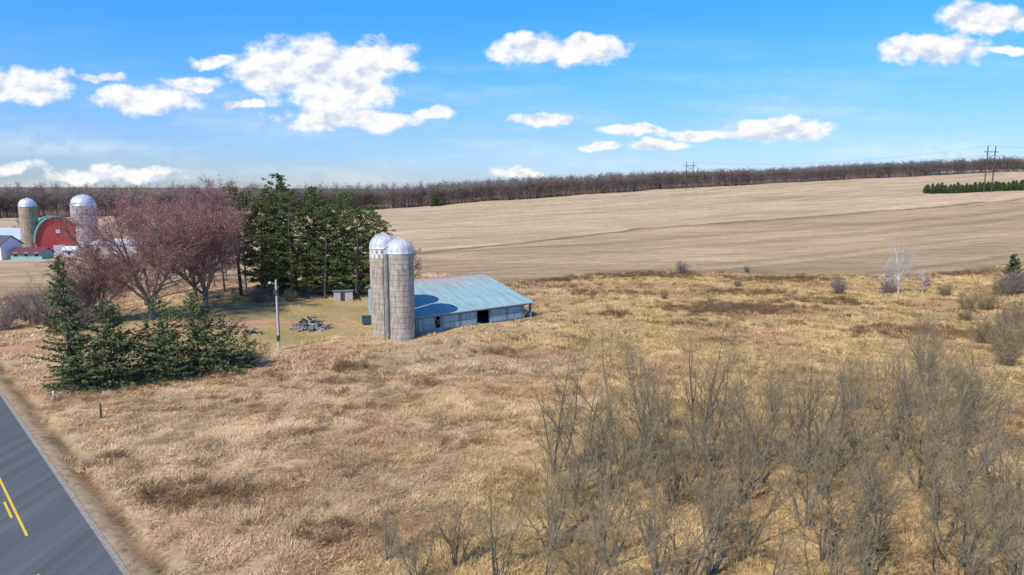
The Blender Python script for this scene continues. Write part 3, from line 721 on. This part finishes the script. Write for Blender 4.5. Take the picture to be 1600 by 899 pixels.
bp = N(nt, "ShaderNodeBump"); bp.inputs["Strength"].default_value = .4; bp.inputs["Distance"].default_value = .04; nt.links.new(wv.outputs[1], bp.inputs["Height"]); nt.links.new(bp.outputs[0], b.inputs["Normal"])
Wd, De, Ev, Rg, Db, Eb = 22.0, 13.8, 2.45, 5.75, 15.6, 5.0
m = MB()
for a0, a1 in ((0, 3.3), (4.4, 11), (13.6, 20.2)): m.box((a0, 0, -.4), (a1, .12, Ev))
m.box((3.3, 0, 2.1), (4.4, .12, Ev)); m.box((11, 0, 2.15), (13.6, .12, Ev)); m.box((20.2, 0, 2.15), (21.88, .12, Ev))
m.box((3.3, 0, -.4), (4.4, .12, .35))
m.prism([(.12, -.4), (Db, -.4), (Db, Eb), (De, Rg - .1), (.12, Ev - .02)], 0, .12)
m.prism([(2.5, -.4), (Db, -.4), (Db, Eb), (De, Rg - .1), (2.5, Ev + .55)], Wd - .12, Wd)
m.box((.12, Db - .12, -.4), (Wd - .12, Db, Eb)); m.obj("siding_walls", bw, barn)
m = MB()
for a0, a1 in ((.3, 3.1), (4.6, 7.6), (7.75, 10.9), (13.75, 16.7), (16.9, 19.9)):
    m.box((a0, -.09, .05), (a1, -.003, 2.12))
m.obj("sliding_doors", bw, barn)
m = MB()
for a0, a1 in ((.3, 3.1), (4.6, 7.6), (7.75, 10.9), (13.75, 16.7), (16.9, 19.9)):
    for xx in (a0, a1 - .12): m.box((xx, -.125, .05), (xx + .12, -.092, 2.12))
    for zz in (.06, 1.0, 2.0): m.box((a0 + .125, -.12, zz), (a1 - .125, -.092, zz + .1))
m.obj("door_frames", noise_mat("faded_teal_trim", (.14, .21, .20), (.25, .34, .33), 2), barn)
m = MB(); m.box((-.05, -.2, 2.17), (22.05, -.13, 2.29)); m.obj("door_track", M_wood_gray, barn)
m = MB()
for xx in (3.3, 4.3, 11.0, 13.5, 20.2, 21.85): m.box((xx - .07, .13, -.4), (xx + .07, .27, Ev - .1))
m.tube((3.3, .02, .35), (4.4, .02, 2.1), .05, k=4); m.tube((4.4, .06, .35), (3.3, .06, 2.1), .05, k=4)
m.tube((20.25, -.1, .1), (21.85, -.1, 2.1), .06, k=4); m.tube((21.85, -.02, .1), (20.25, -.02, 2.1), .06, k=4)
m.box((20.2, -.14, -.2), (20.34, -.003, 2.12)); m.box((21.86, -.14, -.2), (22.0, .12, 2.3)); m.box((20.35, -.1, 1.0), (21.85, -.04, 1.1))
m.obj("posts_and_braces", M_wood_gray, barn)
m = MB(); m.box((.13, .3, -.3), (21.8, 15.4, .06)); m.obj("dirt_floor", M_wood_dark, barn)
rm, nt, b = newmat("teal_roof_with_rust")
tc = N(nt, "ShaderNodeTexCoord"); sx = N(nt, "ShaderNodeSeparateXYZ"); nt.links.new(tc.outputs["Object"], sx.inputs[0])
mp = N(nt, "ShaderNodeMapping"); mp.inputs["Scale"].default_value = (1.6, .3, 1); nt.links.new(tc.outputs["Object"], mp.inputs[0])
nz = N(nt, "ShaderNodeTexNoise"); nz.inputs["Scale"].default_value = .9; nz.inputs["Detail"].default_value = 8; nz.inputs["Roughness"].default_value = .7; nt.links.new(mp.outputs[0], nz.inputs["Vector"])
gr = N(nt, "ShaderNodeMapRange"); gr.inputs[1].default_value = 4; gr.inputs[2].default_value = 14; gr.inputs[3].default_value = -.10; gr.inputs[4].default_value = .11
nt.links.new(sx.outputs[1], gr.inputs[0])
ad = N(nt, "ShaderNodeMath", operation='ADD'); nt.links.new(nz.outputs[0], ad.inputs[0]); nt.links.new(gr.outputs[0], ad.inputs[1])
rf = ramp(nt, ad.outputs[0], [(.51, (0, 0, 0)), (.64, (.8, .8, .8))])
n4 = N(nt, "ShaderNodeTexNoise"); n4.inputs["Scale"].default_value = 1.2; n4.inputs["Detail"].default_value = 5
mp4 = N(nt, "ShaderNodeMapping"); mp4.inputs["Scale"].default_value = (2, .12, 1); nt.links.new(tc.outputs["Object"], mp4.inputs[0]); nt.links.new(mp4.outputs[0], n4.inputs["Vector"])
base = ramp(nt, n4.outputs[0], [(.3, (.22, .34, .325)), (.7, (.36, .485, .46))])
mx = N(nt, "ShaderNodeMix", data_type='RGBA'); nt.links.new(rf, mx.inputs[0]); nt.links.new(base, mx.inputs[6]); mx.inputs[7].default_value = (.46, .30, .22, 1)
nt.links.new(mx.outputs[2], b.inputs["Base Color"]); b.inputs["Roughness"].default_value = .8; b.inputs["Specular IOR Level"].default_value = .12
sl = (Rg - Ev) / De
y0_, z0_ = -.45, Ev - .45 * sl + .12
m = MB(); m.prism([(y0_, z0_), (De, Rg + .1), (Db + .4, Eb + .05), (Db + .4, Eb - .05), (De, Rg), (y0_, z0_ - .1)], -.4, Wd + .4)
for k in range(0, 24):
    xx = -.35 + k * .985
    m.prism([(y0_ + .01, z0_ - .02), (y0_ + .01, z0_ + .035), (De - .03, Rg + .135), (De - .03, Rg + .08)], xx, xx + .05)
for t in (.33, .66):
    yy = y0_ + (De - y0_) * t; zz = z0_ + (Rg + .1 - z0_) * t
    m.prism([(yy, zz - .01), (yy, zz + .03), (yy + .25, zz + .03 + .25 * sl), (yy + .25, zz + .25 * sl - .01)], -.41, Wd + .41)
m.obj("metal_roof", rm, barn)
m = MB(); m.prism([(De - .3, Rg + .04), (De, Rg + .2), (De + .3, Rg + .1), (De + .3, Rg - .08)], -.42, Wd + .42); m.obj("ridge_cap", noise_mat("rusty_ridge", (.35, .2, .14), (.4, .42, .42), 1.5), barn)

# dark box tank by the silo
e = empty("water_tank", (-23.4, 108, Tz(-23.4, 108)), .3)
m = MB(); m.box((-.7, -.5, .25), (.7, .5, 1.35)); m.box((-.75, -.55, 1.35), (.75, .55, 1.45)); m.obj("tank_body", noise_mat("dark_teal_tank", (.03, .07, .08), (.06, .13, .14), 2), e)
m = MB()
for a in (-.55, .45):
    for c in (-.4, .3): m.box((a, c, -.1), (a + .1, c + .1, .247))
m.obj("tank_legs", M_dark, e)

# shack
e = empty("weathered_shack", (-34.6, 131, Tz(-34, 131)), .25)
m = MB(); m.box((0, 0, -.2), (3.6, .08, 2.0)); m.box((0, 2.4, -.2), (3.6, 2.48, 1.7)); m.box((0, .08, -.2), (.08, 2.4, 1.8)); m.box((3.52, .08, -.2), (3.6, 2.4, 1.8))
for k in range(12): m.box((k * .3 + .02, -.03, -.1), (k * .3 + .25, -.003, 1.98 - .1 * (k % 3 == 0)))
m.obj("board_walls", noise_mat("shack_boards", (.34, .27, .23), (.70, .62, .56), 2.5, stretch=(4, 1, .5)), e)
m = MB(); m.prism([(-.3, 2.1), (2.8, 1.78), (2.8, 1.7), (-.3, 2.02)], -.2, 3.8); m.obj("shed_roof", M_wood_gray, e)
m = MB(); m.box((1.25, -.06, 0), (2.05, -.034, 1.7)); m.obj("door_shade_panel", M_dark, e)  # dark slab on the solid front wall imitates the shade inside a doorway

def pile(name, x, y, rx, ry, hh, n, seed, mats):
    rg = random.Random(seed); e = empty(name, (x, y, Tz(x, y)))
    mbs = [MB(), MB(), MB()]
    for k in range(n):
        a = rg.uniform(0, 6.28); r = rg.random() ** .7; px, py = math.cos(a) * r * rx, math.sin(a) * r * ry; pz = hh * (1 - r) * rg.uniform(.3, 1) + .05
        M = Matrix.Translation((px, py, pz)) @ Matrix.Rotation(rg.uniform(0, 6.28), 4, 'Z') @ Matrix.Rotation(rg.gauss(0, .35), 4, 'Y') @ Matrix.Rotation(rg.uniform(0, 3), 4, 'X')
        t = rg.random()
        if t < .5: L = rg.uniform(.5, 1.4); mbs[0].box((-L, -.09, -.03), (L, .09, .03), M)
        elif t < .75: L = rg.uniform(.5, 1.3); q = rg.uniform(.06, .14); p0 = M @ Vector((-L, 0, 0)); p1 = M @ Vector((L, 0, 0)); mbs[1].tube(p0, p1, q, q * .8, 7)
        else: q = rg.uniform(.15, .38); mbs[2].box((-q, -q * .8, -q * .5), (q, q * .8, q * .5), M)
    for mb, nm, mt in zip(mbs, ("boards", "logs", "blocks"), mats): mb.obj(nm, mt, e)
pile("debris_pile", -31.4, 104.8, 2.9, 1.7, 1.9, 200, 3, [M_wood_gray, M_wood_dark, M_stone])
pile("log_pile", -46.5, 132, 1.9, .8, .5, 40, 4, [M_wood_gray, M_wood_gray, M_stone])
pile("stick_pile", -44.5, 105, 2.6, 1.2, .35, 40, 5, [M_wood_gray, M_wood_dark, M_wood_dark])
pile("stick_pile", -39.5, 100.5, 2.2, .8, .3, 26, 6, [M_wood_gray, M_wood_dark, M_wood_dark])

# yard pole with lamp
e = empty("utility_pole", (-31.4, 90, Tz(-31.4, 90)))
MB().tube((0, 0, -.5), (0, 0, 9.6), .17, .12, 12).obj("pole_shaft", M_wood_pole, e)
m = MB(); m.tube((0, 0, 9.0), (-.75, -.2, 9.35), .03, k=6); m.tube((-.75, -.2, 9.38), (-.75, -.2, 9.15), .1, .2, 10); m.obj("lamp_arm", M_galv, e)
m = MB(); m.box((-.32, -.32, 7.7), (.1, -.14, 8.3)); m.tube((.19, 0, 1.5), (.17, 0, 8), .03, k=6); m.box((-.18, -.3, 1.4), (.18, -.17, 2.1)); m.obj("meter_boxes", M_dark, e)
m = MB(); m.tube((0, 0, 8.6), (4.2, 1.5, -.1), .015, k=4); m.obj("guy_wire", M_wire, e)
for (x, y, h, mt) in [(-38.3, 61.3, 1.45, M_wood_dark), (-46.5, 67, .9, M_white)]:
    e = empty("fence_post", (x, y, Tz(x, y)))
    MB().tube((0, 0, -.2), (.03, .02, h), .10, .085, 9).obj("post_shaft", mt, e)
    MB().tube((.03, .02, h), (.03, .02, h + .06), .088, .04, 9).obj("post_cap", mt, e)

# ---------------------------------------------------------------- far farm
silo("farm_silo", -.705 * 231, 231, 2.6, 16.3, M_stave_tan, M_galv, spacing=1.2)
silo("farm_silo", -.624 * 236, 236, 3.9, 16.3, M_stave_pale, M_galv, dome_k=.95, spacing=1.2)
fb = empty("red_barn", (-.664 * 229, 229, Tz(-152, 229)), math.atan2(-.78, .62))
prof = []
Wb = 6.4
for k in range(0, 13):
    t = k / 12; prof.append((-Wb * math.cos(t * math.pi / 2) ** .85 if t < 1 else 0, 4.2 + 8.4 * math.sin(t * math.pi / 2) ** 1.05))
left = prof; right = [(-y, z) for y, z in prof[::-1]][1:]
arch = left + right
m = MB(); m.prism([(-Wb, -.5)] + arch + [(Wb, -.5)], -18, 0); m.obj("red_walls", M_redbarn, fb)
m = MB()
for (ya, za), (yb_, zb) in zip(arch[:-1], arch[1:]):
    l = math.hypot(yb_ - ya, zb - za); nx_, nz_ = -(zb - za) / l, (yb_ - ya) / l
    o0, o1 = .06, .28
    m.prism([(ya + nx_ * o0, za + nz_ * o0), (yb_ + nx_ * o0, zb + nz_ * o0), (yb_ + nx_ * o1, zb + nz_ * o1), (ya + nx_ * o1, za + nz_ * o1)], -18.5, .35)
m.obj("arched_green_roof", M_greenroof, fb)
m = MB()
for k in range(5): m.box((-17 + k * 3.5, -Wb - .1, 1.5), (-16 + k * 3.5, -Wb - .003, 2.5))
m.box((.003, -1.6, -.2), (.08, 1.6, 3.4)); m.box((.003, -.6, 7.4), (.08, .6, 8.6)); m.obj("white_doors_and_windows", M_white, fb)
m = MB()
for xx in (-14, -9.5, -5): m.box((xx, -5.2, 8.0), (xx + 1.5, -4.5, 9.2))
m.obj("roof_vents", M_white, fb)

def house(name, x, y, yaw, w, d, h, rh, wall, roofm, wins=3, storeys=1):
    e = empty(name, (x, y, Tz(x, y)), yaw)
    m = MB(); m.prism([(0, -.5), (d, -.5), (d, h), (d / 2, h + rh - .12), (0, h)], 0, w); m.obj("walls", wall, e)
    m = MB(); o = .5; k = rh / (d / 2)
    m.prism([(-o, h - o * k + .02), (d / 2, h + rh), (d + o, h - o * k + .02), (d + o, h - o * k + .2), (d / 2, h + rh + .18), (-o, h - o * k + .2)], -.4, w + .4); m.obj("roof", roofm, e)
    m = MB(); f = MB()
    for s in range(storeys):
        for k2 in range(wins):
            cx = w * (k2 + .5) / wins; z0 = 1.0 + s * 2.7
            m.box((cx - .45, -.05, z0), (cx + .45, -.003, z0 + 1.2)); f.box((cx - .6, -.08, z0 - .14), (cx + .6, -.003, z0 - .003)); f.box((cx - .6, -.08, z0 + 1.203), (cx + .6, -.003, z0 + 1.33))
    m.obj("windows", M_glass, e); f.obj("window_trim", M_galv, e)
    return e
house("white_farmhouse", -172, 214, -.15, 13, 8, 4.6, 2.6, M_white, M_darkroof, 4, 1)
house("long_blue_roof_shed", -195, 240, .0, 22, 12, 4.5, 3.6, M_white, M_blueroof, 3)
house("teal_cottage", -157, 213, .05, 9.5, 6, 2.0, 1.5, M_teal, M_maroon, 3)
house("small_white_shed", -146.5, 222, .1, 4, 4, 2.3, 1, M_white, M_white, 1)
house("white_milk_house", -143, 232, .05, 22, 8, 3.4, 1.4, M_white, M_white, 5)
house("white_machine_shed", -137, 262, .1, 24, 10, 3.2, 1.6, M_white, M_galv, 4)
for (x, y, s) in [(-178, 250, .7), (-112, 240, .75), (-106, 236, .8), (-120, 275, .9), (-99, 224, .6)]: put("bare_tree", BT, x, y, s)

# ---------------------------------------------------------------- power line
def pylon(x, y, h, w, yaw):
    z = Tz(x, y); e = empty("transmission_pylon", (x, y, z), yaw); m = MB()
    for s in (-1, 1): m.tube((s * w / 2, 0, -1), (s * w / 2, 0, h), .48, .34, 8)
    m.obj("twin_poles", M_wood_dark, e)
    m = MB(); m.box((-w * .95, -.2, h * .86), (w * .95, .2, h * .86 + .5))
    m.tube((-w / 2, 0, h * .84), (w / 2, 0, h * .66), .16, k=5); m.tube((w / 2, 0, h * .84), (-w / 2, 0, h * .66), .16, k=5); m.obj("crossarm_and_braces", M_wood_dark, e)
    m = MB()
    for s in (-.9, 0, .9): m.tube((s * w, 0, h * .86), (s * w, 0, h * .80), .14, k=6)
    m.obj("insulators", M_galv, e)
    R_ = Matrix.Rotation(yaw, 3, 'Z')
    return [Vector((x, y, z)) + R_ @ Vector((s * w, 0, h * .80)) for s in (-.9, 0, .9)] + [Vector((x, y, z)) + R_ @ Vector((s * w / 2, 0, h)) for s in (-1, 1)]
A = pylon(374, 542, 36, 7.5, .25); B = pylon(201, 782, 30, 8.5, .25); C_ = pylon(545, 300, 36, 7.5, .25)
m = MB()
for Q, W_ in ((A, B), (C_, A)):
    for p, q in zip(Q, W_):
        prev = None
        for k in range(25):
            t = k / 24; v = p.lerp(q, t); v.z -= 9 * 4 * t * (1 - t) * .8
            if prev is not None: m.tube(prev, v, .045, k=4, cap=False)
            prev = v
m.obj("power_lines", M_wire)

# ---------------------------------------------------------------- world
EL = math.radians(47); sd = Vector((-.6 * math.cos(EL), -.8 * math.cos(EL), math.sin(EL))).normalized()
w = bpy.data.worlds.new("World"); scene.world = w; w.use_nodes = True
nt = w.node_tree; nt.nodes.clear(); L = nt.links.new
sky = N(nt, "ShaderNodeTexSky", sky_type='NISHITA'); sky.sun_disc = False; sky.sun_elevation = EL
sky.sun_rotation = math.atan2(sd.x, sd.y); sky.air_density = 1.0; sky.dust_density = .6; sky.ozone_density = 3.0; sky.altitude = 200
tc = N(nt, "ShaderNodeTexCoord"); sp = N(nt, "ShaderNodeSeparateXYZ"); L(tc.outputs["Generated"], sp.inputs[0])
def M2(op, a, b_=None, c=None, clamp=False):
    n_ = N(nt, "ShaderNodeMath", operation=op); n_.use_clamp = clamp
    for k, v in enumerate((a, b_, c)):
        if v is None: continue
        if isinstance(v, (int, float)): n_.inputs[k].default_value = v
        else: L(v, n_.inputs[k])
    return n_.outputs[0]
yy = M2('MAXIMUM', sp.outputs[1], .05); gxn = M2('DIVIDE', sp.outputs[0], yy); gzn = M2('DIVIDE', sp.outputs[2], yy)
cb = N(nt, "ShaderNodeCombineXYZ"); L(gxn, cb.inputs[0]); L(gzn, cb.inputs[1])
def VM(op, a, b_):
    n_ = N(nt, "ShaderNodeVectorMath", operation=op)
    for k, v in enumerate((a, b_)):
        if v is None: continue
        if isinstance(v, tuple): n_.inputs[k].default_value = v
        else: L(v, n_.inputs[k])
    return n_
nw = N(nt, "ShaderNodeTexNoise"); nw.inputs["Scale"].default_value = 18; nw.inputs["Detail"].default_value = 4; L(cb.outputs[0], nw.inputs["Vector"])
wp = VM('SCALE', VM('SUBTRACT', nw.outputs[1], (.5, .5, .5)).outputs[0], None); wp.inputs[3].default_value = .035
pc = VM('ADD', cb.outputs[0], wp.outputs[0]).outputs[0]
CL = [(-700, 150, 80, 26), (-590, 163, 44, 7), (-518, 128, 84, 23), (-560, 142, 40, 14), (-280, 172, 116, 48), (-250, 144, 90, 38), (-352, 165, 56, 26), (-200, 182, 66, 34), (-225, 102, 118, 17), (-112, 112, 32, 11),
      (-423, 182, 36, 10), (-455, 152, 44, 12), (-390, 122, 36, 8), (66, 198, 102, 22), (105, 212, 46, 12), (48, 103, 50, 10), (178, 86, 56, 9), (126, 64, 40, 7), (205, 64, 50, 8), (262, 80, 60, 9),
      (375, 88, 94, 18), (6, 28, 38, 9), (-710, 34, 48, 10), (-570, 24, 110, 14), (598, 198, 84, 24), (665, 240, 70, 20), (700, 197, 32, 7)]
acc = None
for cx, cz, hw, hh in CL:
    a = VM('SUBTRACT', pc, (cx / 1000, cz / 1000, 0)).outputs[0]; a = VM('MULTIPLY', a, (1000 / hw, 1000 / hh, 0)).outputs[0]
    d = VM('DOT_PRODUCT', a, a).outputs["Value"]
    acc = d if acc is None else M2('SMOOTH_MIN', acc, d, .25)
def nfield(off):
    v = VM('ADD', cb.outputs[0], off).outputs[0]; v = VM('MULTIPLY', v, (1, 1.5, 1)).outputs[0]
    n_ = N(nt, "ShaderNodeTexNoise"); n_.inputs["Scale"].default_value = 24; n_.inputs["Detail"].default_value = 7; n_.inputs["Roughness"].default_value = .58; L(v, n_.inputs["Vector"]); return n_.outputs[0]
f0 = nfield((0, 0, 0)); f1 = nfield((-.007, .013, 0))
s0 = M2('ADD', M2('SUBTRACT', 1.12, acc), M2('MULTIPLY', M2('SUBTRACT', f0, .5), 2.7))
al = N(nt, "ShaderNodeMapRange", interpolation_type='SMOOTHSTEP'); L(s0, al.inputs[0]); al.inputs[1].default_value = -.15; al.inputs[2].default_value = .8
front = N(nt, "ShaderNodeMapRange"); L(sp.outputs[1], front.inputs[0]); front.inputs[1].default_value = .1; front.inputs[2].default_value = .3
alpha = M2('MULTIPLY', al.outputs[0], front.outputs[0])
vw = VM('MULTIPLY', cb.outputs[0], (1.2, 9, 1)).outputs[0]; n5 = N(nt, "ShaderNodeTexNoise"); n5.inputs["Scale"].default_value = 3; n5.inputs["Detail"].default_value = 5; L(vw, n5.inputs["Vector"])
wr = N(nt, "ShaderNodeMapRange"); L(n5.outputs[0], wr.inputs[0]); wr.inputs[1].default_value = .46; wr.inputs[2].default_value = .75; wr.inputs[4].default_value = .42
lowf = N(nt, "ShaderNodeMapRange"); L(gzn, lowf.inputs[0]); lowf.inputs[1].default_value = .24; lowf.inputs[2].default_value = .08
wisp = M2('MULTIPLY', M2('MULTIPLY', wr.outputs[0], front.outputs[0]), lowf.outputs[0])
alpha = M2('MAXIMUM', alpha, wisp)
shade = N(nt, "ShaderNodeMapRange"); L(M2('SUBTRACT', f0, f1), shade.inputs[0]); shade.inputs[1].default_value = -.15; shade.inputs[2].default_value = .07
thick = N(nt, "ShaderNodeMapRange"); L(s0, thick.inputs[0]); thick.inputs[1].default_value = .6; thick.inputs[2].default_value = 1.8; thick.inputs[3].default_value = 0; thick.inputs[4].default_value = .4
cc = ramp(nt, M2('ADD', shade.outputs[0], M2('SUBTRACT', .12, M2('MULTIPLY', thick.outputs[0], .5))), [(.0, lin(204, 215, 233)), (.5, lin(234, 240, 250)), (.95, (1.0, 1.0, 1.0))])
tint = ramp(nt, sp.outputs[2], [(0, (.76, .88, 1.22)), (.08, (.66, .92, 1.40)), (.16, (.48, 1.02, 1.75)), (.24, (.32, 1.08, 2.1)), (.3, (.28, 1.08, 2.2)), (1, (.58, .95, 1.35))])
mt = N(nt, "ShaderNodeMix", data_type='RGBA', blend_type='MULTIPLY'); mt.inputs[0].default_value = 1; L(sky.outputs[0], mt.inputs[6]); L(tint, mt.inputs[7])
bg1 = N(nt, "ShaderNodeBackground"); L(mt.outputs[2], bg1.inputs[0]); bg1.inputs[1].default_value = .122
bg2 = N(nt, "ShaderNodeBackground"); L(cc, bg2.inputs[0]); bg2.inputs[1].default_value = 1.0
ms = N(nt, "ShaderNodeMixShader"); L(alpha, ms.inputs[0]); L(bg1.outputs[0], ms.inputs[1]); L(bg2.outputs[0], ms.inputs[2])
wo = N(nt, "ShaderNodeOutputWorld"); L(ms.outputs[0], wo.inputs[0])

sun = bpy.data.lights.new("sun", 'SUN'); sun.energy = 4.6; sun.angle = math.radians(.5); sun.color = (1, .955, .885)
so = bpy.data.objects.new("sun", sun); so.rotation_euler = (-sd).to_track_quat('-Z', 'Y').to_euler(); COL.objects.link(so)

cam = bpy.data.cameras.new("camera"); cam.lens = 24; cam.sensor_width = 36; cam.clip_end = 12000; cam.clip_start = .5
co = bpy.data.objects.new("camera", cam); co.location = (0, 0, 21); co.rotation_euler = (math.radians(82), 0, 0); COL.objects.link(co)
scene.camera = co
scene.view_settings.view_transform = 'Standard'; scene.view_settings.look = 'None'; scene.view_settings.exposure = 0; scene.view_settings.gamma = 1
